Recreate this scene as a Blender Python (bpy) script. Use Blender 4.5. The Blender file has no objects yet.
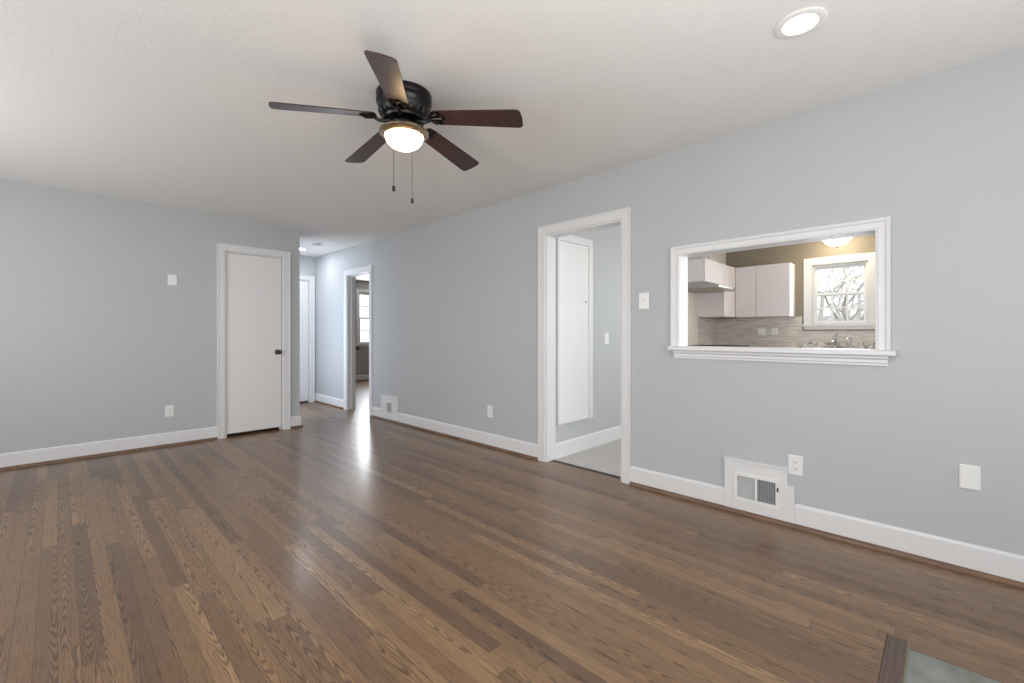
import bpy, bmesh, math, random
from mathutils import Vector, Matrix
PI = math.pi
R = math.radians
C = bpy.context.scene.collection
SC = bpy.context.scene

# ------------------------------------------------------------------ camera
cd = bpy.data.cameras.new('camera'); cam = bpy.data.objects.new('camera', cd); C.objects.link(cam)
cam.location = (0, 0, 1.142); cam.rotation_euler = (PI / 2, 0, R(-45.64))
cd.sensor_width = 36; cd.lens = 444.3 / 1024 * 36; cd.shift_y = -7.5 / 1024; cd.clip_start = 0.02
SC.camera = cam
SC.view_settings.view_transform = 'Standard'; SC.view_settings.look = 'None'
SC.view_settings.exposure = 0.0; SC.view_settings.gamma = 1.0; SC.view_settings.use_curve_mapping = False
SC.cycles.use_denoising = True
SC.cycles.max_bounces = 10; SC.cycles.diffuse_bounces = 6; SC.cycles.glossy_bounces = 5
SC.cycles.transparent_max_bounces = 12
SC.cycles.sample_clamp_indirect = 6.0

# ------------------------------------------------------------------ sky, daylight through the windows, added fill lamps
W = bpy.data.worlds.new('overcast_sky'); SC.world = W; W.use_nodes = True
bgn = W.node_tree.nodes['Background']; bgn.inputs[0].default_value = (0.93, 0.97, 1.0, 1); bgn.inputs[1].default_value = 1.8


def area_light(name, loc, rot, w, h, power, col=(0.90, 0.945, 1.0)):
    l = bpy.data.lights.new(name, 'AREA'); l.shape = 'RECTANGLE'; l.size = w; l.size_y = h
    l.energy = power; l.color = col
    o = bpy.data.objects.new(name, l); o.location = loc; o.rotation_euler = rot; C.objects.link(o)
    return o


area_light('daylight_side_window', (-1.84, .9, 1.30), (0, R(-104), 0), 1.2, 1.1, 44)       # aims +X and a little up
area_light('far_side_fill', (-1.84, 3.8, 1.30), (0, R(-110), 0), 1.2, 1.8, 49)   # added fill for the far end, at an unseen window; aims +X, slightly up
area_light('daylight_rear_window', (1.0, -1.54, 1.30), (R(110), 0, 0), 2.2, 1.2, 46)        # aims +Y and a little up
area_light('daylight_kitchen_window', (7.14, 1.02, 1.68), (0, R(90), 0), 0.75, 0.58, 14)    # aims -X
area_light('kitchen_end_fill', (4.2, -.54, 1.5), (R(90), 0, 0), 1.3, 1.0, 48)    # added kitchen fill at an unseen window, aims +Y
area_light('daylight_bedroom_window', (5.55, 10.1, 1.54), (R(-90), 0, 0), 0.9, 1.2, 60)     # aims -Y
area_light('hall_side_fill', (1.75, 6.7, 1.1), (0, R(-90), 0), 1.7, 0.7, 26, (0.74, 0.84, 1.0))   # added hall fill, aims +X through an added, unseen doorway
# added fill lamp beside the camera, aimed up to brighten the ceiling
fl_ = area_light('ceiling_fill', (0.25, -0.25, 0.45), (R(180), 0, 0), 1.2, 1.2, 23, (1.0, 0.99, 0.97))
fl_.data.spread = R(125)


# ------------------------------------------------------------------ materials
def srgb(r, g, b):
    f = lambda c: (c / 255) / 12.92 if c / 255 <= 0.04045 else ((c / 255 + 0.055) / 1.055) ** 2.4
    return (f(r), f(g), f(b), 1)


class NT:
    def __init__(s, name):
        s.m = bpy.data.materials.new(name); s.m.use_nodes = True
        s.t = s.m.node_tree; s.n = s.t.nodes; s.l = s.t.links
        s.b = s.n['Principled BSDF']

    def node(s, typ, **kw):
        n = s.n.new(typ)
        for k, v in kw.items(): setattr(n, k, v)
        return n

    def set(s, sock, v):
        if isinstance(v, bpy.types.NodeSocket): s.l.new(v, sock)
        else: sock.default_value = v

    def math(s, op, a, b=0.0, c=0.0):
        n = s.node('ShaderNodeMath', operation=op)
        for i, v in enumerate((a, b, c)): s.set(n.inputs[i], v)
        return n.outputs[0]

    def pos(s):
        return s.node('ShaderNodeTexCoord').outputs['Object']

    def mapping(s, vec, scale):
        n = s.node('ShaderNodeMapping'); s.l.new(vec, n.inputs[0]); n.inputs['Scale'].default_value = scale
        return n.outputs[0]

    def noise(s, vec, scale, detail=3, rough=0.5):
        n = s.node('ShaderNodeTexNoise'); s.l.new(vec, n.inputs['Vector'])
        n.inputs['Scale'].default_value = scale; n.inputs['Detail'].default_value = detail; n.inputs['Roughness'].default_value = rough
        return n.outputs[0]

    def ramp(s, fac, stops):
        n = s.node('ShaderNodeValToRGB'); s.set(n.inputs[0], fac)
        e = n.color_ramp.elements
        while len(e) < len(stops): e.new(0.5)
        for el, (p, c) in zip(e, stops): el.position = p; el.color = c if len(c) == 4 else (*c, 1)
        return n.outputs[0]

    def mix(s, fac, a, b, mode='MIX'):
        n = s.node('ShaderNodeMix', data_type='RGBA', blend_type=mode)
        s.set(n.inputs[0], fac); s.set(n.inputs[6], a); s.set(n.inputs[7], b)
        return n.outputs[2]

    def bump(s, h, strength, dist=0.01):
        n = s.node('ShaderNodeBump'); s.l.new(h, n.inputs['Height']); n.inputs['Strength'].default_value = strength; n.inputs['Distance'].default_value = dist
        s.l.new(n.outputs[0], s.b.inputs['Normal'])

    def base(s, col=None, rough=0.5, metal=0.0, spec=0.5):
        if col is not None: s.set(s.b.inputs['Base Color'], col)
        s.set(s.b.inputs['Roughness'], rough); s.set(s.b.inputs['Metallic'], metal); s.set(s.b.inputs['Specular IOR Level'], spec)
        return s


def paint(name, col, rough=0.55, bump=0.0, bscale=300, mottle=0.03, metal=0.0, spec=0.5):
    """painted surface with a faint mottled tint and an optional roller texture"""
    t = NT(name); p = t.pos()
    n = t.noise(p, 3.0, 2)
    dark = tuple(c * (1 - mottle) for c in col[:3]) + (1,)
    t.base(t.mix(n, dark, col), rough, metal, spec)
    if bump: t.bump(t.noise(p, bscale, 2), bump, 0.002)
    return t.m


def emitter(name, col, strength):
    t = NT(name); t.base((0.9, 0.9, 0.88, 1), 0.3)
    t.b.inputs['Emission Color'].default_value = (*col, 1); t.b.inputs['Emission Strength'].default_value = strength
    return t.m


def metal(name, col, rough, brushed=0.0):
    t = NT(name); t.base(col, rough, 1.0)
    if brushed:
        n = t.noise(t.mapping(t.pos(), (4, 4, 300)), 6, 2)
        t.l.new(t.math('MULTIPLY_ADD', n, brushed, rough), t.b.inputs['Roughness'])
    return t.m


def wood_floor():
    t = NT('dark_stained_oak_planks'); p = t.pos()
    sx = t.node('ShaderNodeSeparateXYZ'); t.l.new(p, sx.inputs[0]); X, Y = sx.outputs[0], sx.outputs[1]
    w = 0.06
    xs = t.math('DIVIDE', X, w); xi = t.math('FLOOR', xs); u = t.math('SUBTRACT', t.math('SUBTRACT', xs, xi), 0.5)
    wn = t.node('ShaderNodeTexWhiteNoise', noise_dimensions='1D'); t.l.new(xi, wn.inputs['W'])
    ys = t.math('ADD', t.math('DIVIDE', Y, 1.6), t.math('MULTIPLY', wn.outputs[0], 11.3)); yi = t.math('FLOOR', ys); v = t.math('SUBTRACT', ys, yi)
    cv = t.node('ShaderNodeCombineXYZ'); t.l.new(xi, cv.inputs[0]); t.l.new(yi, cv.inputs[1])
    w2 = t.node('ShaderNodeTexWhiteNoise', noise_dimensions='2D'); t.l.new(cv.outputs[0], w2.inputs['Vector'])
    sc = t.node('ShaderNodeSeparateColor'); t.l.new(w2.outputs['Color'], sc.inputs[0]); r1, r2, r3 = sc.outputs
    # nested parabolas: the cathedral grain of flat-sawn oak, another piece of log for each board
    off = t.node('ShaderNodeCombineXYZ'); t.l.new(t.math('MULTIPLY', r1, 37.0), off.inputs[0]); t.l.new(t.math('MULTIPLY', r2, 53.0), off.inputs[1]); t.l.new(t.math('MULTIPLY', r3, 19.0), off.inputs[2])
    ad = t.node('ShaderNodeVectorMath', operation='ADD'); t.l.new(p, ad.inputs[0]); t.l.new(off.outputs[0], ad.inputs[1]); q = ad.outputs[0]
    wob = t.noise(t.mapping(q, (14, 2.2, 1)), 1.0, 3, 0.55)
    d = t.math('SUBTRACT', t.math('MULTIPLY', u, w), t.math('MULTIPLY', t.math('SUBTRACT', r1, 0.5), 0.12))
    ph = t.math('MULTIPLY', t.math('MULTIPLY', d, d), 3800.0)
    ph = t.math('ADD', ph, t.math('MULTIPLY', Y, t.math('MULTIPLY', t.math('SUBTRACT', r3, 0.5), 20.0)))
    ph = t.math('ADD', ph, t.math('MULTIPLY', wob, 4.2))
    ring = t.math('MULTIPLY_ADD', t.math('SINE', t.math('MULTIPLY', ph, 2 * PI * 1.25)), 0.5, 0.5)
    ring = t.math('POWER', ring, 1.9)
    pore = t.noise(t.mapping(q, (420, 9, 1)), 1.0, 2, 0.6)
    tone = t.ramp(r2, [(0.0, srgb(108, 81, 58)), (0.3, srgb(135, 103, 71)), (0.7, srgb(149, 115, 80)), (1.0, srgb(168, 133, 95))])
    warm = t.mix(t.math('MULTIPLY', r3, 0.25), tone, srgb(150, 113, 80))
    cloud = t.noise(t.mapping(p, (1.2, 0.6, 1)), 1.6, 2)
    warm = t.mix(t.math('MULTIPLY', cloud, 0.3), warm, srgb(126, 100, 78))
    g = t.math('MULTIPLY', ring, 0.64)
    col = t.mix(g, warm, srgb(45, 30, 22))
    pr = t.math('MULTIPLY', t.math('GREATER_THAN', pore, 0.55), 0.38)
    col = t.mix(pr, col, srgb(44, 31, 24))
    e1 = t.math('GREATER_THAN', t.math('ABSOLUTE', u), 0.487)
    e2 = t.math('GREATER_THAN', t.math('ABSOLUTE', t.math('SUBTRACT', v, 0.5)), 0.4992)
    gap = t.math('MAXIMUM', e1, e2)
    col = t.mix(t.math('MULTIPLY', gap, 0.65), col, srgb(30, 22, 18))
    t.base(col, 0.3, 0, 0.5)
    rg = t.math('MULTIPLY_ADD', t.noise(t.mapping(p, (1, 1, 1)), 7.0, 4), 0.10, 0.36)
    t.l.new(t.math('ADD', rg, t.math('MULTIPLY', ring, 0.04)), t.b.inputs['Roughness'])
    t.b.inputs['Coat Weight'].default_value = 0.45; t.b.inputs['Coat Roughness'].default_value = 0.21
    h = t.math('SUBTRACT', t.math('MULTIPLY', ring, -0.25), gap)
    h = t.math('ADD', h, t.math('MULTIPLY', t.noise(t.mapping(p, (1, 1, 1)), 9.0, 3), 1.6))
    t.bump(h, 0.10, 0.004)
    return t.m


def grain_wood(name, c1, c2, rough, scale=(60, 4, 60), axis_noise=1.0):
    t = NT(name); n = t.noise(t.mapping(t.pos(), scale), axis_noise, 4, 0.6)
    t.base(t.mix(t.ramp(n, [(0.3, (0, 0, 0)), (0.7, (1, 1, 1))]), c1, c2), rough)
    return t.m


def slate():
    t = NT('grey_slate'); p = t.pos()
    n = t.noise(p, 9, 5, 0.6)
    t.base(t.ramp(n, [(0.3, srgb(104, 108, 104)), (0.5, srgb(124, 127, 122)), (0.72, srgb(142, 144, 138))]), 0.42)
    t.bump(t.noise(p, 30, 4), 0.25, 0.004)
    return t.m


def tile_floor():
    t = NT('pale_grey_vinyl_plank'); p = t.pos()
    b = t.node('ShaderNodeTexBrick'); t.l.new(p, b.inputs['Vector'])
    b.inputs['Color1'].default_value = srgb(188, 185, 183); b.inputs['Color2'].default_value = srgb(176, 173, 171); b.inputs['Mortar'].default_value = srgb(160, 156, 152)
    b.inputs['Scale'].default_value = 1.0; b.inputs['Mortar Size'].default_value = 0.0025; b.inputs['Brick Width'].default_value = 0.9; b.inputs['Row Height'].default_value = 0.15
    n = t.noise(t.mapping(p, (5, 60, 1)), 1.0, 3)
    t.base(t.mix(t.math('MULTIPLY', n, 0.35), b.outputs[0], srgb(164, 160, 158)), 0.35)
    return t.m


def mosaic():
    t = NT('beige_strip_mosaic_tile'); p = t.pos()
    sx = t.node('ShaderNodeSeparateXYZ'); t.l.new(p, sx.inputs[0])
    cb = t.node('ShaderNodeCombineXYZ'); t.l.new(t.math('ADD', sx.outputs[0], sx.outputs[1]), cb.inputs[0]); t.l.new(sx.outputs[2], cb.inputs[1])
    b = t.node('ShaderNodeTexBrick'); t.l.new(cb.outputs[0], b.inputs['Vector']); b.offset = 0.37
    b.inputs['Color1'].default_value = srgb(214, 205, 196); b.inputs['Color2'].default_value = srgb(184, 175, 166); b.inputs['Mortar'].default_value = srgb(196, 190, 182)
    b.inputs['Scale'].default_value = 1.0; b.inputs['Mortar Size'].default_value = 0.0012; b.inputs['Brick Width'].default_value = 0.14; b.inputs['Row Height'].default_value = 0.018; b.inputs['Bias'].default_value = -0.2
    t.base(b.outputs[0], 0.3)
    return t.m


def granite():
    t = NT('speckled_white_granite'); p = t.pos()
    n = t.noise(p, 22, 5, 0.7)
    t.base(t.ramp(n, [(0.36, srgb(70, 64, 60)), (0.44, srgb(170, 164, 158)), (0.6, srgb(214, 210, 204))]), 0.2)
    return t.m


def glass():
    t = NT('window_glass'); t.n.remove(t.b)
    tr = t.node('ShaderNodeBsdfTransparent'); gl = t.node('ShaderNodeBsdfGlossy'); gl.inputs['Roughness'].default_value = 0.02
    fr = t.node('ShaderNodeFresnel'); fr.inputs[0].default_value = 1.45
    mx = t.node('ShaderNodeMixShader'); t.l.new(fr.outputs[0], mx.inputs[0]); t.l.new(tr.outputs[0], mx.inputs[1]); t.l.new(gl.outputs[0], mx.inputs[2])
    t.l.new(mx.outputs[0], t.n['Material Output'].inputs[0])
    return t.m


M = {}
M['wall'] = paint('pale_blue_grey_wall_paint', srgb(186, 188, 189), 0.6, 0.12, 260)
M['taupe'] = paint('taupe_kitchen_wall_paint', srgb(142, 133, 117), 0.6, 0.1, 260)
M['bed'] = paint('mid_grey_bedroom_wall_paint', srgb(168, 166, 162), 0.6, 0.1, 260)
M['ceiling'] = paint('white_textured_ceiling_paint', srgb(237, 234, 230), 0.8, 0.5, 55, 0.02)
M['trim'] = paint('white_trim_paint', srgb(223, 222, 221), 0.35, 0, 0, 0.015)
M['door'] = paint('white_door_paint', srgb(230, 228, 226), 0.4, 0.06, 120, 0.015)
M['plastic'] = paint('white_switch_plastic', srgb(232, 231, 228), 0.3, 0, 0, 0.01)
M['slot'] = paint('dark_slot', srgb(40, 38, 36), 0.6)
M['cabinet'] = paint('white_cabinet_laminate', srgb(226, 218, 216), 0.35, 0, 0, 0.02)
M['vinyl'] = paint('white_window_vinyl', srgb(232, 232, 232), 0.35, 0, 0, 0.01)
M['siding'] = paint('white_fence_paint', srgb(236, 236, 236), 0.6)
M['floor'] = wood_floor()
M['shoe'] = grain_wood('brown_shoe_moulding_wood', srgb(92, 66, 48), srgb(126, 96, 72), 0.4, (30, 6, 30))
M['board'] = grain_wood('dark_border_board_wood', srgb(70, 56, 48), srgb(104, 86, 74), 0.35, (3, 130, 3))
M['slate'] = slate(); M['tile'] = tile_floor(); M['mosaic'] = mosaic(); M['granite'] = granite(); M['glass'] = glass()
M['caulk'] = paint('yellowed_caulk', srgb(126, 126, 102), 0.6)
M['bronze'] = metal('oil_rubbed_bronze', srgb(56, 54, 53), 0.32)
M['brass'] = metal('aged_bronze_knob', srgb(92, 78, 62), 0.3)
M['nickel'] = metal('brushed_nickel', srgb(176, 160, 138), 0.32)
M['steel'] = metal('stainless_steel', srgb(178, 174, 170), 0.34, 0.1)
M['chrome'] = metal('chrome', srgb(200, 200, 200), 0.12)
M['iron'] = paint('black_cast_iron', srgb(30, 28, 27), 0.5)
M['black_glass'] = paint('black_range_enamel', srgb(34, 32, 31), 0.15)
M['blade'] = grain_wood('dark_walnut_fan_blade', srgb(50, 33, 31), srgb(78, 52, 47), 0.38, (5, 70, 5))
M['vane'] = paint('pale_grey_register_vane', srgb(224, 224, 224), 0.4)
M['void'] = paint('dark_duct_interior', srgb(150, 148, 148), 0.8)
M['bark'] = grain_wood('grey_bark', srgb(190, 187, 184), srgb(212, 209, 206), 0.9, (8, 8, 2))
M['ground'] = paint('winter_lawn', srgb(150, 148, 128), 0.9, 0.3, 12, 0.3)
M['fan_glow'] = emitter('frosted_glass_lit_warm', (1.0, 0.69, 0.38), 26.0)
M['kit_glow'] = emitter('frosted_dome_lit_warm', (1.0, 0.86, 0.62), 18.0)
M['led'] = emitter('led_lens_lit_white', (1.0, 0.96, 0.90), 16.0)
M['led_cool'] = emitter('led_lens_lit_cool_white', (0.86, 0.91, 1.0), 230.0)


# ------------------------------------------------------------------ mesh helpers
class MB:
    def __init__(s): s.b = bmesh.new()

    def box(s, x0, x1, y0, y1, z0, z1):
        x0, x1 = sorted((x0, x1)); y0, y1 = sorted((y0, y1)); z0, z1 = sorted((z0, z1))
        v = [s.b.verts.new(p) for p in [(x0, y0, z0), (x1, y0, z0), (x1, y1, z0), (x0, y1, z0), (x0, y0, z1), (x1, y0, z1), (x1, y1, z1), (x0, y1, z1)]]
        for f in [(0, 3, 2, 1), (4, 5, 6, 7), (0, 1, 5, 4), (1, 2, 6, 5), (2, 3, 7, 6), (3, 0, 4, 7)]: s.b.faces.new([v[i] for i in f])
        return s

    def hull(s, rings, cap=True, closed=True):
        """skin a list of equal-length point loops"""
        vs = [[s.b.verts.new(p) for p in r] for r in rings]
        n = len(vs[0])
        for a, b in zip(vs, vs[1:]):
            for i in range(n if closed else n - 1):
                j = (i + 1) % n
                s.b.faces.new((a[i], a[j], b[j], b[i]))
        if cap:
            s.b.faces.new(list(reversed(vs[0]))); s.b.faces.new(vs[-1])
        return s

    def lathe(s, prof, origin=(0, 0, 0), axis=(0, 0, 1), n=40, cap=True):
        """prof: (radius, height along axis)"""
        ax = Vector(axis).normalized(); t = ax.orthogonal().normalized(); bt = ax.cross(t); o = Vector(origin)
        rings = [[o + ax * h + (t * math.cos(2 * PI * i / n) + bt * math.sin(2 * PI * i / n)) * max(r, 1e-4) for i in range(n)] for r, h in prof]
        return s.hull(rings, cap)

    def tube(s, pts, r, n=8):
        pts = [Vector(p) for p in pts]; rs = r if isinstance(r, (list, tuple)) else [r] * len(pts)
        rings = []; prev = None
        for i, p in enumerate(pts):
            d = (pts[min(i + 1, len(pts) - 1)] - pts[max(i - 1, 0)]).normalized()
            t = d.orthogonal().normalized() if prev is None else (prev - d * prev.dot(d)).normalized()
            prev = t; bt = d.cross(t)
            rings.append([p + (t * math.cos(2 * PI * k / n) + bt * math.sin(2 * PI * k / n)) * rs[i] for k in range(n)])
        return s.hull(rings)

    def prism(s, poly, fn, h0, h1):
        """poly of (a,b); fn(a,b,h) -> xyz"""
        return s.hull([[fn(a, b, h0) for a, b in poly], [fn(a, b, h1) for a, b in poly]])

    def build(s, name, mat, parent=None, bevel=0.0, smooth=False, seg=2):
        bmesh.ops.recalc_face_normals(s.b, faces=s.b.faces)
        me = bpy.data.meshes.new(name); s.b.to_mesh(me); s.b.free()
        me.materials.append(mat)
        if smooth:
            for p in me.polygons: p.use_smooth = True
            me.set_sharp_from_angle(angle=R(40))
        o = bpy.data.objects.new(name, me); C.objects.link(o)
        if parent is not None:
            o.parent = parent; o.matrix_parent_inverse = Matrix.Translation(parent.location).inverted() if parent.type == 'EMPTY' else Matrix()
        if bevel:
            b = o.modifiers.new('bevel', 'BEVEL'); b.width = bevel; b.segments = seg; b.limit_method = 'ANGLE'; b.angle_limit = R(40)
        return o


def tag(o, label=None, cat=None, group=None, kind=None):
    for k, v in (('label', label), ('category', cat), ('group', group), ('kind', kind)):
        if v: o[k] = v
    return o


def thing(name, loc, label, cat, group=None, kind=None):
    o = bpy.data.objects.new(name, None); o.empty_display_size = 0.05; o.location = loc; C.objects.link(o)
    return tag(o, label, cat, group, kind)


def struct(o, label=None):
    o['kind'] = 'structure'
    if label: o['label'] = label
    return o


# wall frames: (u along wall, z up, t out of the wall) -> xyz
XR, YB, CH = 3.05, 5.67, 2.44
TH = 0.12
on_right = lambda u, z, t: (XR - t, u, z)                 # living-room face of the long wall
on_right_k = lambda u, z, t: (XR + TH + t, u, z)          # its other face
on_back = lambda u, z, t: (u, YB - t, z)
on_end = lambda u, z, t: (u, 7.62 - t, z)
on_kleft = lambda u, z, t: (u, 2.562 - t, z)               # kitchen wall beyond the doorway
on_kwin = lambda u, z, t: (7.2 - t, u, z)
on_bed = lambda u, z, t: (u, 10.2 - t, z)
on_left = lambda u, z, t: (-1.9 + t, u, z)
on_rear = lambda u, z, t: (u, -1.6 + t, z)


def fbox(mb, f, u0, u1, z0, z1, t0, t1):
    a, b = f(u0, z0, t0), f(u1, z1, t1)
    return mb.box(a[0], b[0], a[1], b[1], a[2], b[2])


def ring_boxes(mb, f, u0, u1, z0, z1, wl, wr, wb, wt, t0, t1):
    """four butt-jointed bars inside a rectangle"""
    fbox(mb, f, u0, u0 + wl, z0, z1, t0, t1); fbox(mb, f, u1 - wr, u1, z0, z1, t0, t1)
    if wb: fbox(mb, f, u0 + wl, u1 - wr, z0, z0 + wb, t0, t1)
    if wt: fbox(mb, f, u0 + wl, u1 - wr, z1 - wt, z1, t0, t1)
    return mb


CASING = [(0, 0), (0, .012), (.005, .015), (.056, .017), (.060, .021), (.067, .022), (.070, .019), (.070, 0)]


def casing(mb, f, u0, u1, z0, z1, w=.075, bottom=False, prof=CASING):
    """mitred profile round an opening"""
    k = w / .070
    rings = []
    P = [(a * k, b) for a, b in prof]
    pts = [(u0, z0, -1, 0), (u0, z1, -1, 1), (u1, z1, 1, 1), (u1, z0, 1, 0)]
    if bottom: pts = [(u0, z0, -1, -1), (u0, z1, -1, 1), (u1, z1, 1, 1), (u1, z0, 1, -1), (u0, z0, -1, -1)]
    for u, z, su, sz in pts: rings.append([f(u + su * a, z + sz * a, b) for a, b in P])
    return mb.hull(rings, cap=not bottom)


BASE = [(0, .0), (.014, .0), (.014, .126), (.012, .132), (.005, .139), (0, .140)]


def baseboard(name, f, u0, u1, z0=.0):
    mb = MB()
    mb.hull([[f(u, z + (z0 if z < .05 else 0), t) for t, z in BASE] for u in (u0, u1)])
    return struct(mb.build(name, M['trim']))


def shoe(name, f, u0, u1, t0=.0142):
    prof = [(t0, .001)] + [(t0 + .017 * math.cos(a), .001 + .024 * math.sin(a)) for a in [i * PI / 10 for i in range(6)]]
    mb = MB(); mb.hull([[f(u, z, t) for t, z in prof] for u in (u0, u1)])
    return struct(mb.build(name, M['shoe'], smooth=True))


def wall_with_holes(name, f, u0, u1, holes, mat, thick=TH, z1=CH):
    """holes: (u0,u1,z0,z1); a wall of boxes behind the face t=0"""
    mb = MB(); u = u0
    for a, b, c, d in sorted(holes):
        fbox(mb, f, u, a, 0, z1, 0, -thick)
        if c > 0: fbox(mb, f, a, b, 0, c, 0, -thick)
        if d < z1: fbox(mb, f, a, b, d, z1, 0, -thick)
        u = b
    fbox(mb, f, u, u1, 0, z1, 0, -thick)
    return struct(mb.build(name, mat))


# ------------------------------------------------------------------ the room shell
HX0, HX1, HY0, HY1 = 0.9, 2.21, -0.62, 0.162
fl = MB()
fl.box(-2.05, HX0, -1.75, 7.8, -.05, 0); fl.box(HX0, HX1, HY1, 7.8, -.05, 0); fl.box(HX0, HX1, -1.75, HY0, -.05, 0); fl.box(HX1, 3.125, -1.75, 7.8, -.05, 0)
struct(fl.build('floor', M['floor']))
struct(MB().box(3.125, 7.2, 2.65, 10.2, -.05, 0).build('floor_bedroom', M['floor']))
struct(MB().box(3.14, 7.2, -.6, 2.562, -.05, 0.0).build('floor_kitchen', M['tile']))
struct(MB().box(-2.05, 7.35, -1.75, 10.35, CH, CH + .12).build('ceiling', M['ceiling']))

# long wall: doorway to the bedroom, doorway to the kitchen, pass-through
HOLES = [(.254, 1.350, 1.03, 1.710), (1.79, 2.56, 0, 2.03), (5.76, 6.46, 0, 2.03)]
# the wall is two skins, each painted in the colour of its own room
wall_with_holes('wall_right', on_right, -1.6, 10.2, HOLES, M['wall'], TH - .012)
mbk = MB()
fk = lambda u, z, t: (XR + TH - t, u, z)
wall_with_holes('wall_kitchen_side', lambda u, z, t: (XR + TH + t, u, z), -.6, 2.562, HOLES[:2], M['taupe'], .012)
wall_with_holes('wall_bedroom_side', lambda u, z, t: (XR + TH + t, u, z), 2.65, 10.2, HOLES[2:], M['bed'], .012)
wall_with_holes('wall_back', on_back, -1.9, 2.075, [(1.285, 1.888, 0, 2.06)], M['wall'])
wall_with_holes('wall_hall', lambda u, z, t: (2.075 + t, u, z), YB + TH, 7.62, [(6.32, 7.08, 0, 2.04)], M['wall'])  # opening added out of view to admit the hall fill
struct(MB().box(-1.9, 1.955, 6.12, 6.2, 0, CH).build('wall_closet', M['wall']))
wall_with_holes('wall_end', on_end, -1.9, XR, [(2.2, 2.955, 0, 2.04)], M['wall'])
wall_with_holes('wall_left', on_left, -1.6, 7.62, [(.3, 1.5, .8, 2.05), (2.9, 4.7, .8, 2.05)], M['wall'], .15)
wall_with_holes('wall_rear', on_rear, -1.9, XR, [(-.1, 2.1, .8, 2.05)], M['wall'], .15)
wall_with_holes('wall_kitchen_partition', on_kleft, 3.17, 7.2, [], M['wall'], .088)
wall_with_holes('wall_kitchen_window', on_kwin, -.6, 2.562, [(.712, 1.312, 1.272, 2.078)], M['taupe'])
on_kend = lambda u, z, t: (u, -.6 + t, z)
wall_with_holes('wall_kitchen_end', on_kend, 3.17, 7.32, [(3.5, 4.9, .98, 2.08)], M['taupe'])
wall_with_holes('wall_bedroom_window', on_bed, 3.05, 7.32, [(5.118, 6.0, .90, 2.165)], M['bed'])
struct(MB().box(7.2, 7.32, 2.562, 10.2, 0, CH).build('wall_bedroom_right', M['bed']))
struct(MB().box(3.17, 7.2, 2.650, 2.662, 0, CH).build('wall_bedroom_near', M['bed']))

# ------------------------------------------------------------------ baseboards and shoe moulding
baseboard('baseboard_right', on_right, -1.6, .64, .0); baseboard('baseboard_right.001', on_right, 1.032, 1.715)
baseboard('baseboard_right.002', on_right, 2.635, 5.025); baseboard('baseboard_right.003', on_right, 5.427, 5.683)
baseboard('baseboard_right.004', on_right, 6.536, 7.62)
shoe('trim_1', on_right, -1.6, 1.713); shoe('trim_2', on_right, 2.637, 5.68); shoe('trim_3', on_right, 6.54, 7.62)
baseboard('baseboard_back', on_back, -1.9, 1.212); baseboard('baseboard_back.001', on_back, 1.964, 2.075)
shoe('trim_4', on_back, -1.9, 1.21); shoe('trim_5', on_back, 1.966, 2.09)
on_hall = lambda u, z, t: (2.075 + t, u, z)
baseboard('baseboard_hall', on_hall, 5.656, 6.245); baseboard('baseboard_hall.001', on_hall, 7.155, 7.62); shoe('trim_6', on_hall, 5.64, 6.245); shoe('trim_14', on_hall, 7.155, 7.62)
hc = MB(); casing(hc, on_hall, 6.32, 7.08, 0, 2.04, .075); ring_boxes(hc, on_hall, 6.32, 7.08, 0, 2.04, .014, .014, 0, .014, .002, -.122)
struct(hc.build('trim_15', M['trim']), 'white casing round the added, unseen side doorway of the hall')  # this doorway is added to let fill light into the hall
baseboard('baseboard_left', on_left, -1.6, 5.67); baseboard('baseboard_rear', on_rear, -1.9, 3.05)
baseboard('baseboard_kitchen', on_kleft, 3.17, 5.7)
baseboard('baseboard_bedroom', on_bed, 3.17, 7.2); shoe('trim_7', on_bed, 3.17, 7.2)
struct(MB().box(3.112, 3.142, 1.806, 2.544, -.05, .004).build('trim_8', M['bronze']), 'dark metal threshold strip in the kitchen doorway')


def doorway_trim(name, u0, u1, z1, faces, depth=TH, wcase=.076, stop=None):
    """casings on each face plus the lining boards of an opening in the long wall"""
    mb = MB()
    for f in faces: casing(mb, f, u0, u1, 0, z1, wcase)
    ring_boxes(mb, on_right, u0, u1, 0, z1, .014, .014, 0, .014, .002, -depth - .002)
    if stop: ring_boxes(mb, on_right, u0 + .0142, u1 - .0142, 0, z1 - .0142, .012, .012, 0, .012, XR - stop[0], XR - stop[1])
    return struct(mb.build(name, M['trim']))


struct(doorway_trim('trim_9', 1.79, 2.56, 2.03, [on_right, on_right_k]), 'white casing round the open kitchen doorway')
struct(doorway_trim('trim_10', 5.76, 6.46, 2.03, [on_right, on_right_k], stop=(XR + .06, XR + .082)), 'white casing round the bedroom doorway')

# pass-through: casing, lining, stool and apron
pt = MB()
casing(pt, on_right, .270, 1.334, 1.058, 1.694, .062, prof=[(0, 0), (0, .015), (.012, .018), (.016, .012), (.044, .013), (.050, .019), (.066, .022), (.070, .018), (.070, 0)])
casing(pt, on_right_k, .268, 1.336, 1.058, 1.696, .062)
ring_boxes(pt, on_right, .254, 1.350, 1.03, 1.710, .016, .016, 0, .016, .002, -TH - .002)
struct(pt.build('trim_11', M['trim']), 'white casing round the kitchen pass-through')
sill = MB().prism([(-.145, 1.026), (.042, 1.026), (.050, 1.032), (.050, 1.050), (.042, 1.057), (-.145, 1.057)], lambda t, z, u: on_right(u, z, t), .272, 1.333)
for a, b in ((.186, .273), (1.332, 1.402)):
    sill.prism([(.0, 1.026), (.042, 1.026), (.050, 1.032), (.050, 1.050), (.042, 1.057), (.0, 1.057)], lambda t, z, u: on_right(u, z, t), a, b)
struct(sill.build('trim_12', M['trim']), 'white pass-through stool')
ap = MB()
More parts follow.
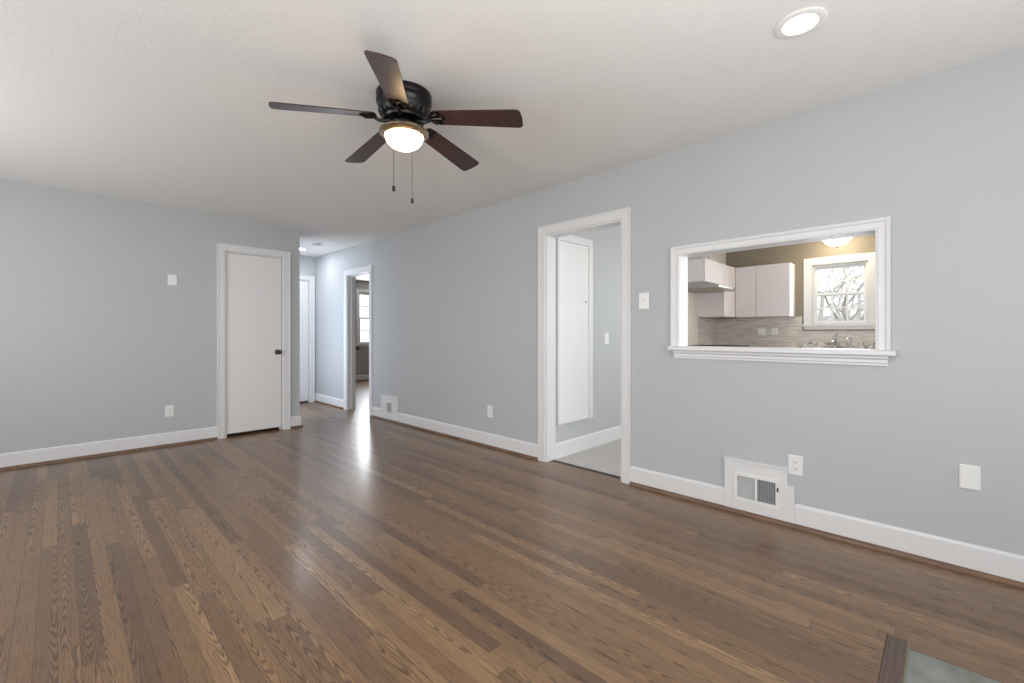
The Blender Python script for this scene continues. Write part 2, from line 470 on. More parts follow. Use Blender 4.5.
app = [(0, .974), (.012, .974), (.012, .984), (.017, .990), (.017, 1.004), (.026, 1.014), (.026, 1.0258), (0, 1.0258)]
ap.hull([[on_right(u, z, t) for t, z in app] for u in (.217, 1.374)])
struct(ap.build('trim_13', M['trim']), 'white apron under the pass-through stool')


# ------------------------------------------------------------------ doors
def knob(f, u, z, t0, parent, mat, r=.027):
    mb = MB(); o = f(u, z, t0); n = Vector(f(u, z, t0 + 1)) - Vector(o)
    mb.lathe([(r * 1.15, 0), (r * 1.15, .004), (r * .9, .008), (.010, .010), (.010, .026), (r * .72, .032), (r, .044), (r * .92, .056), (r * .55, .063), (.001, .065)], o, n, 24)
    return mb.build('door_knob', mat, parent, smooth=True)


d1 = thing('door_1', (1.587, YB, 0), 'white flush closet door with a bronze knob in the far wall', None, kind='structure')
lf = MB(); fbox(lf, on_back, 1.305, 1.868, .035, 2.043, -.012, -.047); lf.build('door_leaf', M['door'], d1, .002)
cs = MB(); casing(cs, on_back, 1.285, 1.888, 0, 2.06, .074)
ring_boxes(cs, on_back, 1.285, 1.888, 0, 2.06, .016, .016, 0, .014, .002, -.12); ring_boxes(cs, on_back, 1.3012, 1.8718, 0, 2.0458, .013, .013, 0, .013, -.049, -.075)
cs.build('door_casing', M['trim'], d1)
k = knob(on_back, 1.826, .928, -.012, d1, M['brass']); k['label'] = 'dark bronze door knob'
lt = MB(); fbox(lt, on_back, 1.866, 1.8725, .895, .962, -.0105, -.03); lt.build('latch_plate', M['brass'], d1)

d2 = thing('door_2', (2.58, 7.62, 0), 'white door at the end of the hall', None, kind='structure')
lf = MB(); fbox(lf, on_end, 2.222, 2.933, .03, 2.02, -.01, -.045)
lf.build('door_leaf', M['door'], d2, .002)
cs = MB(); casing(cs, on_end, 2.2, 2.955, 0, 2.04, .072)
ring_boxes(cs, on_end, 2.2, 2.955, 0, 2.04, .018, .018, 0, .016, .002, -.12)
cs.build('door_casing', M['trim'], d2)
knob(on_end, 2.29, .93, -.01, d2, M['bronze'])
struct(MB().box(1.2, 3.17, 7.74, 7.80, 0, CH).build('wall_end_behind', M['wall']))

# bedroom door, folded back into the bedroom
TH3 = R(65.3)
hx, hy = XR + TH + .012, 6.452
d3 = thing('door_3', (hx, hy, 0), 'white bedroom door swung back into the bedroom', None, kind='structure')
ux, uy = math.cos(TH3), math.sin(TH3)
fd = lambda u, z, t: (hx + ux * u + uy * t, hy + uy * u - ux * t, z)     # t>0 towards the doorway
lf = MB(); lf.hull([[fd(u, z, t) for u, t in ((0, -.035), (.70, -.035), (.70, 0), (0, 0))] for z in (.012, 2.01)])
lf.build('door_leaf', M['door'], d3, .002)
lv = MB(); o = Vector(fd(.64, .90, 0)); nn = Vector(fd(.64, .90, 1)) - o
lv.lathe([(.032, 0), (.032, .005), (.013, .008), (.012, .032), (.022, .038), (.029, .050), (.027, .062), (.015, .069), (.001, .070)], o, nn, 24)
k = lv.build('door_knob', M['iron'], d3, smooth=True); k['label'] = 'black door knob'


# ------------------------------------------------------------------ windows
def window(name, f, u0, u1, z0, z1, label, stool=True, cw=.085, cols=3, rows=2, depth=TH):
    um, zm = (u0 + u1) / 2, (z0 + z1) / 2
    w = thing(name, f(um, z0, 0), label, None, kind='structure')
    mb = MB(); casing(mb, f, u0, u1, z0, z1, cw, bottom=not stool); mb.build('window_casing', M['trim'], w)
    if stool:
        mb = MB(); fbox(mb, f, u0 - cw - .02, u1 + cw + .02, z0 - .028, z0, -.05, .045)
        fbox(mb, f, u0 - cw, u1 + cw, z0 - .070, z0 - .028, 0, .015); mb.build('window_sill', M['trim'], w, .003)
    mb = MB()
    ring_boxes(mb, f, u0, u1, z0, z1, .022, .022, .02, .026, -.02, -depth)
    mb.build('window_frame', M['vinyl'], w)
    for i, (a, b, t) in enumerate(((z0 + .0202, zm + .018, -.035), (zm - .018, z1 - .0262, -.068))):
        s = .028; L, Rr = u0 + .0222, u1 - .0222
        mb = MB()
        ring_boxes(mb, f, L, Rr, a, b, s, s, s, s, t, t - .03)
        sash = mb.build('window_sash', M['vinyl'], w)
        mb = MB(); m = .0105
        for j in range(1, cols): x = L + s + (Rr - L - 2 * s) * j / cols; fbox(mb, f, x - m, x + m, a + s, b - s, t - .006, t - .024)
        for j in range(1, rows): z = a + s + (b - a - 2 * s) * j / rows; fbox(mb, f, L + s, Rr - s, z - m, z + m, t - .007, t - .023)
        mb.build('muntin', M['vinyl'], sash)
        mb = MB(); fbox(mb, f, L + s - .004, Rr - s + .004, a + s - .004, b - s + .004, t - .013, t - .017); mb.build('window_pane', M['glass'], sash)
    mb = MB(); fbox(mb, f, um - .03, um + .03, zm + .018, zm + .030, -.04, -.062); mb.build('sash_lock', M['vinyl'], w)
    return w


window('window_1', on_kwin, .712, 1.312, 1.272, 2.078, 'double-hung kitchen window above the sink', cw=.095)
window('window_2', on_bed, 5.118, 6.0, .90, 2.165, 'double-hung bedroom window seen through the doorway', cw=.075)
window('window_3', on_left, .3, 1.5, .8, 2.05, 'double-hung living-room window in the side wall')
window('window_4', on_left, 2.9, 4.7, .8, 2.05, 'added, unseen second double-hung window in the side wall')  # added out of view to light the far part of the room
window('window_5', on_rear, -.1, 1.0, .8, 2.05, 'double-hung window in the rear wall')
window('window_6', on_rear, 1.0, 2.1, .8, 2.05, 'second double-hung window in the rear wall')
window('window_7', on_kend, 3.5, 4.9, .98, 2.08, 'added, unseen double-hung window in the kitchen end wall')  # added out of view as the opening for the kitchen fill

# ------------------------------------------------------------------ ceiling fan
FX, FY = 1.316, 2.106
fan = thing('ceiling_fan', (FX, FY, CH), 'dark five-blade flush-mount ceiling fan with a lit glass bowl', 'ceiling fan')
mb = MB(); mb.lathe([(.146, 0), (.148, -.012), (.146, -.030), (.144, -.034), (.144, -.039), (.147, -.042), (.147, -.050), (.142, -.055), (.138, -.080), (.130, -.104), (.118, -.122), (.110, -.126), (.110, -.130), (.114, -.133), (.108, -.143), (.09, -.148), (.001, -.149)], (FX, FY, CH - .001), n=64)
mh = mb.build('motor_housing', M['bronze'], fan, smooth=True)
# fluted vent band round the foot of the motor
mb = MB(); nv = 120
mb.hull([[(FX + (r + (.004 if k % 6 < 3 else -.003)) * math.cos(2 * PI * k / nv), FY + (r + (.004 if k % 6 < 3 else -.003)) * math.sin(2 * PI * k / nv), CH + h) for k in range(nv)] for r, h in ((.1335, -.094), (.1315, -.104), (.121, -.121), (.113, -.125))])
mb.build('vent_band', M['iron'], mh)
BZ = 2.257
angs = [-55.9 + 72 * i for i in range(5)]
angs = [-55.5, 14.8, 87.5, 157.0, 229.5]


def blade_pt(a, r, s, z=0.0):
    """point on a blade: r outwards, s towards the counter-clockwise edge (pitched down), z above the blade"""
    p = R(13); c, sn = math.cos(R(a)), math.sin(R(a))
    ss, zz = s * math.cos(p) + z * math.sin(p), -s * math.sin(p) + z * math.cos(p)
    return (FX + c * r - sn * ss, FY + sn * r + c * ss, BZ + .062 * (1 - r / .645) + zz)


for a in angs:
    out = []
    r0, r1, w0, w1 = .150, .646, .052, .067
    # outline with rounded root and softly rounded tip corners
    left = [(r0 + .03, w0)] + [(r0 + (r1 - .03 - r0) * t, w0 + (w1 - w0) * t) for t in (.3, .6, .9)]
    tip = [(r1 - .022, w1), (r1 - .008, w1 - .006), (r1 - .001, w1 - .018), (r1 + .004, 0)]
    half = [(r0, .02), (r0 + .010, .042)] + left + tip
    outline = half + [(r, -s) for r, s in reversed(half[:-1])]
    mb = MB(); mb.hull([[blade_pt(a, r, s, z) for r, s in outline] for z in (-.003, .003)])
    b = mb.build('fan_blade', M['blade'], fan, .001)
    # bracket that carries the blade: arm from the motor, then a three-lobed plate under the blade root
    mb = MB()
    arm = [(.075, 0, -.016), (.095, 0, -.022), (.125, 0, -.026), (.140, 0, -.020), (.155, 0, -.010), (.185, 0, -.007)]
    mb.tube([blade_pt(a, r, 0, z) for r, s, z in arm], [.012, .012, .010, .010, .011, .009], 8)
    for s in (-.034, 0, .034):
        mb.tube([blade_pt(a, .150, s * .3, -.008), blade_pt(a, .172, s * .8, -.008), blade_pt(a, .198 + (.018 if s == 0 else 0), s, -.007)], [.008, .009, .010], 8)
        e = blade_pt(a, .200 + (.018 if s == 0 else 0), s, -.004); up = Vector(blade_pt(a, .2, 0, -1)) - Vector(blade_pt(a, .2, 0, 0))
        mb.lathe([(.014, -.002), (.014, .004), (.007, .009), (.001, .010)], e, up, 14)
    mb.tube([blade_pt(a, .176, -.042, -.006), blade_pt(a, .162, -.026, -.008), blade_pt(a, .155, 0, -.009), blade_pt(a, .162, .026, -.008), blade_pt(a, .176, .042, -.006)], .007, 8)
    mb.build('blade_bracket', M['bronze'], b, smooth=True)
mb = MB(); mb.lathe([(.064, 2.290), (.066, 2.282), (.056, 2.268), (.052, 2.250), (.060, 2.236), (.060, 2.230)], (FX, FY, 0), n=32)
mb.build('light_fitter', M['bronze'], fan, smooth=True)
mb = MB(); mb.lathe([(.030, 2.246), (.100, 2.248), (.124, 2.243), (.132, 2.236), (.132, 2.228), (.126, 2.222), (.112, 2.216), (.104, 2.212), (.102, 2.220), (.03, 2.226)], (FX, FY, 0), n=56)
k = mb.build('light_rim', M['nickel'], fan, smooth=True); k['label'] = 'brushed nickel rim of the lamp'
mb = MB(); mb.lathe([(.1015 * math.cos(i * PI / 20), 2.215 - .073 * math.sin(i * PI / 20)) for i in range(11)], (FX, FY, 0), n=48)
k = mb.build('glass_bowl', M['fan_glow'], fan, smooth=True); k['label'] = 'lit frosted glass bowl'
Fd = Vector((.715, .699)); Rd = Vector((.699, -.715))


def chain(dr, df, z1):
    x, y = FX + Rd.x * dr + Fd.x * df, FY + Rd.y * dr + Fd.y * df
    x0, y0 = FX + (x - FX) * .45, FY + (y - FY) * .45
    mb = MB(); mb.tube([(x0, y0, 2.256), (x0 + (x - x0) * .7, y0 + (y - y0) * .7, 2.250), (x, y, 2.236), (x, y, 2.1), (x, y, z1 + .012)], .0013, 6)
    c = mb.build('pull_chain', M['brass'], fan, smooth=True)
    mb = MB(); mb.lathe([(.002, .016), (.006, .013), (.0085, .004), (.0085, -.008), (.006, -.014), (.001, -.016)], (x, y, z1), n=16)
    mb.build('chain_pull', M['iron'], c, smooth=True)


chain(-.0215, -.134, 1.889); chain(.0134, .134, 1.906)


# ------------------------------------------------------------------ ceiling fixtures
def downlight(name, x, y, r, lens, label, group=None):
    d = thing(name, (x, y, CH), label, 'ceiling light', group)
    mb = MB(); mb.lathe([(r, -.0005), (r, -.004), (r * .93, -.008), (r * .68, -.006), (r * .66, -.003)], (x, y, CH), n=48); mb.build('trim_ring', M['ceiling'], d, smooth=True)
    mb = MB(); mb.lathe([(r * .67, -.0045), (r * .66, -.0062), (r * .4, -.0075), (.001, -.008)], (x, y, CH), n=40); mb.build('lens', lens, d, smooth=True)


downlight('downlight', 2.168, .437, .094, M['led'], 'lit round downlight in the living-room ceiling near the pass-through wall')
downlight('downlight', 2.60, 7.03, .085, M['led_cool'], 'lit round downlight in the hall ceiling past the smoke detector')
sd = thing('smoke_detector', (2.60, 6.47, CH), 'small round smoke detector on the hall ceiling', 'smoke detector')
mb = MB(); mb.lathe([(.062, -.001), (.064, -.008), (.062, -.012), (.05, -.014)], (2.6, 6.47, CH), n=32); mb.build('mounting_plate', M['plastic'], sd, smooth=True)
mb = MB(); mb.lathe([(.056, -.0135), (.058, -.022), (.054, -.034), (.04, -.040), (.014, -.041), (.001, -.041)], (2.6, 6.47, CH), n=32); mb.build('detector_cover', M['plastic'], sd, smooth=True)
KX, KY = 6.86, .985
kl = thing('kitchen_ceiling_light', (KX, KY, CH), 'lit frosted dome light on the kitchen ceiling above the window', 'ceiling light')
mb = MB(); mb.lathe([(.15, -.001), (.155, -.012), (.15, -.03), (.12, -.034)], (KX, KY, CH), n=40); mb.build('ceiling_plate', M['bronze'], kl, smooth=True)
mb = MB(); mb.lathe([(.165 * math.cos(i * PI / 24), -.035 - .155 * math.sin(i * PI / 24)) for i in range(13)], (KX, KY, CH), n=40); mb.build('glass_dome', M['kit_glow'], kl, smooth=True)
mb = MB(); mb.lathe([(.016, -.185), (.018, -.192), (.010, -.200), (.012, -.206), (.007, -.214), (.001, -.216)], (KX, KY, CH), n=16); mb.build('finial', M['bronze'], kl, smooth=True)
mb = MB(); mb.lathe([(.011, 0), (.011, .01), (.006, .014), (.001, .015)], (KX - .105, KY + .125, CH - .045), (-.65, .75, 0), 14); mb.build('thumb_screw', M['bronze'], kl, smooth=True)


# ------------------------------------------------------------------ switches, outlets, plates
def plate_mesh(f, u, z, w, h, t=.006):
    mb = MB(); a, b = w / 2, h / 2
    ring = lambda e, tt: [f(u - a + e, z - b + e, tt), f(u + a - e, z - b + e, tt), f(u + a - e, z + b - e, tt), f(u - a + e, z + b - e, tt)]
    return mb.hull([ring(0, .0003), ring(0, t * .45), ring(.004, t)])


def screw(f, u, z, parent, t=.006):
    o = Vector(f(u, z, t - .0008)); n = Vector(f(u, z, 1)) - Vector(f(u, z, 0))
    MB().lathe([(.0034, 0), (.0034, .0014), (.002, .002), (.0005, .0021)], o, n, 12).build('screw', M['plastic'], parent, smooth=True)


def outlet(f, u, z, label, w=.073, h=.117):
    o = thing('wall_outlet', f(u, z, 0), label, 'outlet')
    plate_mesh(f, u, z, w, h).build('cover_plate', M['plastic'], o)
    for dz in (.0195, -.0195):
        poly = [(.0165 * math.cos(q), .0145 * math.sin(q)) for q in [2 * PI * i / 20 for i in range(20)]]
        poly = [(max(-.0165, min(.0165, a * 1.12)), max(-.0118, min(.0118, b))) for a, b in poly]
        mb = MB(); mb.prism(poly, lambda a, b, t: f(u + a, z + dz + b, t), .0055, .0078); rc = mb.build('receptacle', M['plastic'], o)
        mb = MB()
        for du, hh in ((-.0063, .0088), (.0063, .0072)): fbox(mb, f, u + du - .0013, u + du + .0013, z + dz + .002 - hh / 2, z + dz + .002 + hh / 2, .0070, .0080)
        fbox(mb, f, u - .0024, u + .0024, z + dz - .0095, z + dz - .0050, .0070, .0080)
        mb.build('slot', M['slot'], rc)
    screw(f, u, z, o)


def switch(f, u, z, label, w=.073, h=.117):
    o = thing('light_switch', f(u, z, 0), label, 'switch')
    plate_mesh(f, u, z, w, h).build('cover_plate', M['plastic'], o)
    mb = MB(); fbox(mb, f, u - .0052, u + .0052, z - .012, z + .012, .0055, .0068)
    mb.hull([[f(u + a, z + b, t) for a, b, t in ((-.0042, -.003, .0066), (.0042, -.003, .0066), (.0042, .009, .0066), (-.0042, .009, .0066))], [f(u + a, z + b, t) for a, b, t in ((-.0036, .007, .017), (.0036, .007, .017), (.0036, .012, .016), (-.0036, .012, .016))]])
    mb.build('toggle', M['plastic'], o, .0006)
    for dz in (.030, -.030): screw(f, u, z + dz, o)


def blank(f, u, z, label, w, h):
    o = thing('blank_plate', f(u, z, 0), label, 'wall plate')
    plate_mesh(f, u, z, w, h, .008).build('cover_plate', M['plastic'], o)
    for dz in (.030, -.030): screw(f, u, z + dz, o, .008)


blank(on_back, .823, 1.695, 'small white blank plate high on the wall beside the closet door', .078, .112)
outlet(on_back, .799, .356, 'white outlet low on the wall beside the closet door')
outlet(on_right, 3.292, .360, 'white outlet low on the long wall between the two doorways')
outlet(on_right, .638, .367, 'white outlet above the big white floor register', .076, .116)
switch(on_right, 1.609, 1.388, 'white toggle switch between the kitchen doorway and the pass-through', .080, .122)
blank(on_right, -.080, .457, 'white blank plate low on the wall by the pass-through corner', .075, .116)
switch(on_kleft, 4.045, 1.095, 'white switch on the kitchen wall seen through the doorway', .073, .117)
outlet(on_kwin, 1.76, 1.178, 'double plate outlet on the tile nearer the kitchen window', .076, .100)
switch(on_kwin, 1.928, 1.178, 'plate on the tile under the seam of the wall cabinets', .100, .095)
for o_ in list(C.objects):
    if o_.get('label') in ('double plate outlet on the tile nearer the kitchen window', 'plate on the tile under the seam of the wall cabinets'):
        o_.location.x -= .009


# ------------------------------------------------------------------ registers in the baseboard
def register(f, poly, g, label, panels):
    u0, u1, z0, z1 = g
    r = thing('wall_register', f((u0 + u1) / 2, 0, 0), label, 'vent')
    T = .018
    # board cut to a stepped outline, with a rectangular hole for the grille
    mb = MB(); us = sorted({p[0] for p in poly} | {u0, u1}); zs = sorted({p[1] for p in poly} | {z0, z1})

    def inside(u, z):
        c = False
        for (a, b), (p, q) in zip(poly, poly[1:] + poly[:1]):
            if (b > z) != (q > z) and u < (p - a) * (z - b) / (q - b) + a: c = not c
        return c and not (u0 < u < u1 and z0 < z < z1)
    for a, b in zip(us, us[1:]):
        for c, d in zip(zs, zs[1:]):
            if inside((a + b) / 2, (c + d) / 2): fbox(mb, f, a, b, c, d, 0, T)
    bmesh.ops.remove_doubles(mb.b, verts=mb.b.verts, dist=1e-5)
    dup = [fc for fc in mb.b.faces if all(len(e.link_faces) > 2 for e in fc.edges)]
    mb.build('surround_board', M['trim'], r)
    mb = MB(); top = max(p[1] for p in poly); tu = [p[0] for p in poly if p[1] == top]
    fbox(mb, f, min(tu) - .004, max(tu) + .004, top - .012, top + .002, T - .001, T + .006)
    mb.build('cap_bead', M['trim'], r, .002)
    mb = MB(); e = .018; ring_boxes(mb, f, u0 - e, u1 + e, z0 - e, z1 + e, e + .003, e + .003, e + .003, e + .003, T - .001, T + .007)
    if panels == 2: fbox(mb, f, (u0 + u1) / 2 - .006, (u0 + u1) / 2 + .006, z0 + .003, z1 - .003, T - .004, T + .0068)
    mb.build('grille_frame', M['plastic'], r)
    mb = MB(); fbox(mb, f, u0 - .002, u1 + .002, z0 - .002, z1 + .002, .0008, .003); mb.build('duct_back', M['void'], r)
    um = (u0 + u1) / 2
    spans = [(um + .006, u1 - .003, 52), (u0 + .003, um - .006, 14)] if panels == 2 else [(u0 + .003, u1 - .003, 30)]
    for a, b, ang in spans:
        mb = MB(); n = max(5, int((b - a) / .0085)); c, s = math.cos(R(ang)), math.sin(R(ang)); hw = .0062
        for i in range(n):
            u = a + (b - a) * (i + .5) / n
            # a blade standing in the opening; ang turns its face towards the room
            p = [(u - hw * s, .012 + hw * c), (u + hw * s, .012 - hw * c)]; th = .0008
            q = [(p[0][0] - th * c, p[0][1] - th * s), (p[1][0] - th * c, p[1][1] - th * s), (p[1][0] + th * c, p[1][1] + th * s), (p[0][0] + th * c, p[0][1] + th * s)]
            mb.hull([[f(uu, z, tt) for uu, tt in q] for z in (z0, z1)])
        mb.build('vane_grille', M['vane'], r)
    if panels == 2:
        mb = MB(); fbox(mb, f, u0 - .012, u0 - .006, z0 + .09, z0 + .115, T + .006, T + .016); mb.build('damper_lever', M['slot'], r)


register(on_right, [(1.032, .0255), (1.032, .340), (.676, .340), (.676, .238), (.640, .238), (.640, .0255)], (.733, .955, .103, .246), 'big white stepped wall register in the baseboard under an outlet', 2)
register(on_right, [(5.427, .0255), (5.427, .332), (5.025, .332), (5.025, .0255)], (5.147, 5.272, .112, .246), 'small white wall register in the baseboard beside the bedroom doorway', 1)

# ------------------------------------------------------------------ slate slab set into the floor
sl = thing('hearth_slab', (1.5, -.2, 0), 'grey slate slab set flush in the wood floor behind a dark border board', 'floor slab')
mb = MB(); mb.box(HX0, 2.162, -.055, .0975, -.04, .0005); mb.box(HX0, 2.162, HY0, -.060, -.04, .0005); mb.build('slate_tile', M['slate'], sl, .002)
mb = MB(); mb.box(HX0, 2.162, -.0605, -.0545, -.04, -.001); mb.box(HX0, 2.209, .0975, .1015, -.04, .001); mb.build('grout', M['caulk'], sl)
mb = MB(); mb.box(HX0, 2.209, .1015, .1605, -.04, .0012); mb.build('border_board', M['board'], sl)['label'] = 'dark board along the edge of the slab'
mb = MB(); mb.box(2.1625, 2.209, HY0, .0972, -.04, .0004); mb.build('edge_board', M['floor'], sl)

# ------------------------------------------------------------------ kitchen seen through the pass-through and the doorway
pc = thing('wall_panel_cabinet', (3.45, 2.53, .31), 'tall shallow white wall cabinet seen through the kitchen doorway', 'cabinet')
mb = MB()
ring_boxes(mb, on_kleft, 3.20, 3.755, .305, 2.078, .012, .068, .006, .07, 0, .026); mb.build('cabinet_frame', M['trim'], pc)
mb = MB(); fbox(mb, on_kleft, 3.2125, 3.6855, .3125, 2.006, .002, .022); dr = mb.build('door', M['door'], pc, .003)
mb = MB(); o = Vector(on_kleft(3.63, 1.455, .022)); mb.lathe([(.006, 0), (.006, .006), (.010, .010), (.011, .015), (.007, .019), (.001, .020)], o, (0, -1, 0), 18); mb.build('knob', M['chrome'], dr, smooth=True)


def wall_cabinet(x0, x1, y0, y1, z0, z1, face, label, doors=1):
    """box with a slab door; face 'Y-' or 'X-' says which side opens"""
    c = thing('wall_cabinet', ((x0 + x1) / 2, (y0 + y1) / 2, z0), label, 'cabinet', 'white wall cabinets in the kitchen')
    mb = MB(); g = .002
    if face == 'Y-':
        mb.box(x0, x1, y0 + .02, y1, z0, z1); mb.build('cabinet_body', M['cabinet'], c, .001)
        w = (x1 - x0) / doors
        for i in range(doors): MB().box(x0 + i * w + g, x0 + (i + 1) * w - g, y0, y0 + .0185, z0 + g, z1 - g).build('door', M['cabinet'], c, .0015)
    else:
        mb.box(x0 + .02, x1, y0, y1, z0, z1); mb.build('cabinet_body', M['cabinet'], c, .001)
        MB().box(x0, x0 + .0185, y0 + g, y1 - g, z0 + g, z1 - g).build('door', M['cabinet'], c, .0015)


wall_cabinet(5.77, 6.448, 2.20, 2.560, 1.815, 2.108, 'Y-', 'short white wall cabinet over the range hood')
wall_cabinet(6.452, 6.898, 2.20, 2.560, 1.385, 2.108, 'Y-', 'tall white wall cabinet beside the range hood')
wall_cabinet(6.9, 7.198, 1.926, 2.198, 1.385, 2.108, 'X-', 'narrow white corner wall cabinet on the window wall')
wall_cabinet(6.9, 7.198, 1.508, 1.924, 1.385, 2.108, 'X-', 'wide white wall cabinet nearest the kitchen window')
MB_ = MB().box(6.56, 7.198, 2.43, 2.560, 2.109, CH - .001)
tag(MB_.build('duct_chase', M['cabinet'], None, .002), 'white boxed pipe chase in the kitchen corner above the wall cabinets', 'duct cover')

hd = thing('range_hood', (6.1, 2.27, 1.72), 'stainless under-cabinet range hood with a sloped front', 'range hood')
hp = [(2.560, 1.812), (2.20, 1.812), (2.14, 1.790), (2.03, 1.765), (2.022, 1.760), (2.022, 1.728), (2.560, 1.728)]
mb = MB(); mb.hull([[(x, y, z) for y, z in hp] for x in (5.745, 6.446)]); mb.build('hood_shell', M['steel'], hd, .003)
mb = MB(); mb.box(5.77, 6.42, 2.06, 2.50, 1.722, 1.727); mb.build('filter_panel', M['nickel'], hd)
mb = MB()
for i in range(3): mb.box(6.26 + i * .035, 6.28 + i * .035, 2.017, 2.0225, 1.737, 1.750)
mb.build('control_button', M['iron'], hd)

bs = MB(); fbox(bs, on_kwin, -.598, 2.560, .935, 1.384, .0005, .008)
bs2 = thing('tile_backsplash', (7.19, 1, .935), 'beige strip-mosaic tile backsplash around the kitchen counter', 'backsplash')
bs = MB(); fbox(bs, on_kwin, -.598, .597, .935, 1.384, .0005, .008); fbox(bs, on_kwin, .597, 1.427, .935, 1.183, .0005, .008); fbox(bs, on_kwin, 1.427, 2.560, .935, 1.384, .0005, .008)
bs.build('window_wall_tile', M['mosaic'], bs2)
mb = MB(); fbox(mb, on_kleft, 6.455, 7.190, .935, 1.384, .0005, .008); mb.build('range_wall_tile', M['mosaic'], bs2)
pn = MB(); fbox(pn, on_kleft, 5.74, 6.452, .92, 1.724, .0005, .004)
tag(pn.build('splash_panel', paint('cream_splash_panel', srgb(226, 216, 202), 0.4), None), 'smooth cream splash panel between the range and the hood', 'splash panel')

ct = MB(); ct.prism([(6.452, 2.558), (6.452, 1.90), (6.57, 1.90), (6.57, -.598), (7.190, -.598), (7.190, 2.558)], lambda x, y, z: (x, y, z), .892, .932)
cto = thing('countertop', (6.9, 1, .892), 'speckled granite countertop running under the kitchen window', 'countertop')
ct.build('counter_slab', M['granite'], cto, .003)
mb = MB(); mb.box(7.168, 7.190, -.598, 1.45, .932, 1.03); mb.build('upstand', M['granite'], cto, .002)
for (x0, x1, y0, y1, lab) in ((6.60, 7.198, .55, 1.46, 'white sink base cabinet under the kitchen window'), (6.60, 7.198, 1.47, 1.88, 'white base cabinet beside the sink cabinet'), (6.456, 7.198, 1.93, 2.558, 'white corner base cabinet beside the range')):
    b = thing('base_cabinet', ((x0 + x1) / 2, (y0 + y1) / 2, 0), lab, 'cabinet', 'white base cabinets in the kitchen')
    mb = MB(); mb.box(x0 + .02, x1, y0, y1, .1, .890); mb.box(x0 + .07, x1, y0, y1, 0.001, .1); mb.build('cabinet_body', M['cabinet'], b)
    if y0 < 1.9:
        MB().box(x0, x0 + .0185, y0 + .002, y1 - .002, .11, .70).build('door', M['cabinet'], b, .0015); MB().box(x0, x0 + .0185, y0 + .002, y1 - .002, .705, .885).build('drawer', M['cabinet'], b, .0015)
    else:
        MB().box(x0, x0 + .10, y0 - .018, y0 - .0005, .11, .885).build('filler_panel', M['cabinet'], b, .0015)

# faucet and soap dispenser
fa = thing('kitchen_faucet', (7.06, 1.035, .933), 'chrome kitchen faucet under the window', 'faucet')
mb = MB(); mb.lathe([(.030, .933), (.030, .940), (.024, .948), (.019, .965), (.019, 1.07), (.023, 1.085), (.021, 1.10), (.014, 1.115), (.001, 1.118)], (7.06, 1.035, 0), n=24); mb.build('faucet_body', M['chrome'], fa, smooth=True)
mb = MB(); mb.tube([(7.05, 1.035, .985), (7.01, 1.034, 1.03), (6.95, 1.032, 1.055), (6.88, 1.03, 1.052), (6.855, 1.03, 1.035), (6.85, 1.03, 1.01)], [.014, .013, .012, .012, .013, .013], 12); mb.build('spout', M['chrome'], fa, smooth=True)
mb = MB(); mb.tube([(7.06, 1.035, 1.105), (7.052, 1.02, 1.135), (7.045, 1.005, 1.15)], [.008, .007, .009], 10); mb.build('handle', M['chrome'], fa, smooth=True)
so = thing('soap_dispenser', (7.06, .870, .933), 'slim chrome soap dispenser beside the faucet', 'soap dispenser')
mb = MB(); mb.lathe([(.020, .933), (.020, .940), (.011, .946), (.010, 1.05), (.014, 1.055), (.014, 1.075), (.008, 1.085), (.001, 1.086)], (7.06, .870, 0), n=20); mb.build('dispenser_body', M['chrome'], so, smooth=True)
mb = MB(); mb.tube([(7.06, .870, 1.078), (7.04, .880, 1.092), (7.01, .895, 1.088), (7.0, .90, 1.072)], .007, 10); mb.build('nozzle', M['chrome'], so, smooth=True)

# gas range
rg = thing('gas_range', (6.1, 2.2, 0), 'gas range with black grates under the range hood', 'range')
mb = MB(); mb.box(5.745, 6.446, 1.90, 2.520, .03, .925); mb.build('range_body', M['steel'], rg, .004)
mb = MB(); mb.box(5.745, 6.448, 1.872, 2.522, .926, .948); mb.build('cooktop', M['black_glass'], rg, .004)
for x0, x1 in ((5.76, 6.09), (6.10, 6.43)):
    mb = MB(); y0, y1 = 1.89, 2.50
    for y in (y0, (y0 + y1) / 2, y1): mb.box(x0, x1, y - .008, y + .008, .968, .990)
    for x in (x0, (x0 + x1) / 2, x1): mb.box(x - .008, x + .008, y0, y1, .966, .988)
    for x in (x0, x1):
        for y in (y0, y1): mb.box(x - .009, x + .009, y - .009, y + .009, .9485, .975)
    mb.build('burner_grate', M['iron'], rg)
mb = MB(); mb.box(5.78, 6.41, 1.872, 1.899, .18, .74); od = mb.build('oven_door', M['steel'], rg, .004)
mb = MB(); mb.tube([(5.82, 1.872, .70), (5.82, 1.84, .70), (6.37, 1.84, .70), (6.37, 1.872, .70)], .010, 10); mb.build('handle', M['steel'], od, smooth=True)
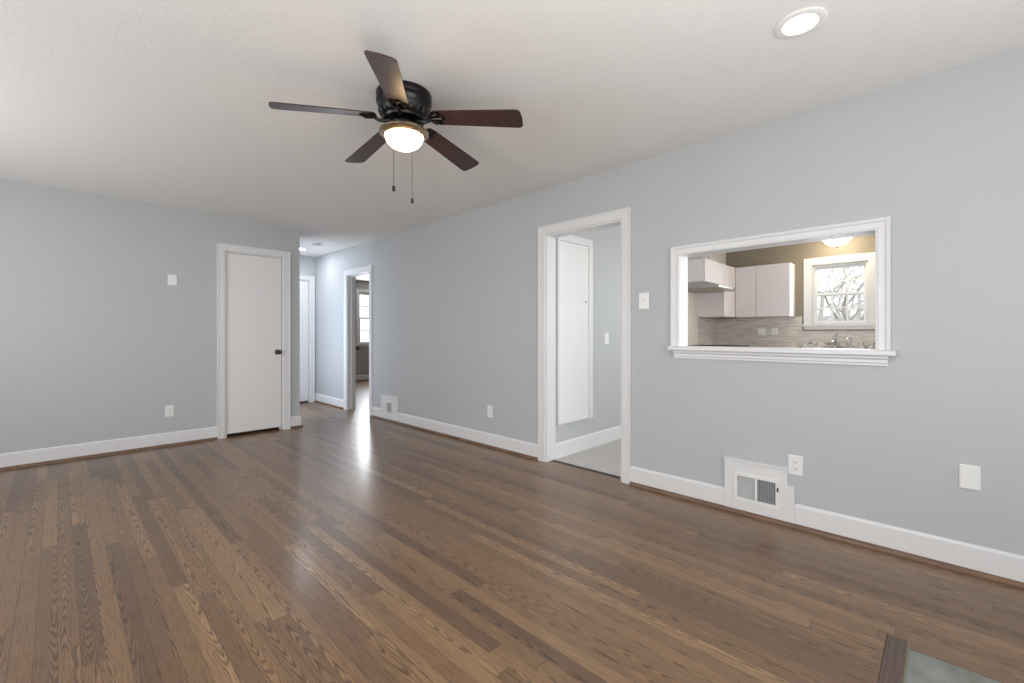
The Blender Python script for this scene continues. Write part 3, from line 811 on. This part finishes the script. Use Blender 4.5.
for i in range(5):
    mb = MB(); mb.lathe([(.022, 0), (.020, .018), (.016, .022), (.001, .022)], (5.86 + i * .12, 1.899, .84), (0, -1, 0), 18); mb.build('knob', M['iron'], rg, smooth=True)

# ------------------------------------------------------------------ outdoors, behind the windows
struct(MB().box(-30, 50, -30, 60, -.7, -.6).build('ground', M['ground']))


def tree(x, y, seed, h, label, r0=.11):
    rnd = random.Random(seed); mb = MB()

    def grow(p, d, ln, r, lev):
        pts = [p]; q = p.copy(); dd = d.copy(); rs = [r]
        for i in range(4):
            dd = (dd + Vector((rnd.uniform(-1, 1), rnd.uniform(-1, 1), rnd.uniform(-.6, .9))) * .16).normalized()
            q = q + dd * ln / 4; pts.append(q.copy()); rs.append(r * (1 - .14 * (i + 1)))
        mb.tube(pts, rs, 5 if lev < 2 else 3)
        if lev >= 4: return
        for k in range(5 if lev < 3 else 4):
            i = rnd.randint(2 if lev == 0 else 1, 4)
            t = dd.orthogonal().normalized(); t.rotate(Matrix.Rotation(rnd.uniform(0, 2 * PI), 3, dd))
            nd = (dd * .55 + t * rnd.uniform(.5, 1.0)).normalized()
            grow(pts[i], nd, ln * rnd.uniform(.5, .72), max(rs[i] * .55, .004), lev + 1)
    grow(Vector((x, y, -.6)), Vector((0, 0, 1)), h * .5, r0, 0)
    tag(mb.build('bare_tree', M['bark']), label, 'tree', 'bare winter trees outside the kitchen window')


tree(11.2, 1.15, 3, 4.6, 'nearest bare winter tree outside the kitchen window')
tree(15.2, 2.5, 8, 5.6, 'bare winter tree standing behind the nearest one outside the kitchen window')
tree(20.3, 2.2, 14, 6.6, 'bare winter tree farthest off, just in front of the white fence')
fc = thing('board_fence', (24, 2.5, -.6), 'white board fence behind the lower panes of the kitchen window', 'fence')
mb = MB()
for i in range(40): mb.box(24, 24.02, -2 + i * .2, -2 + i * .2 + .19, -.598, 1.95)
mb.build('fence_boards', M['siding'], fc)
mb = MB(); mb.box(23.98, 24.0, -2, 6, 1.7, 1.8); mb.box(23.98, 24.0, -2, 6, 0, .1); mb.build('fence_rail', M['siding'], fc)
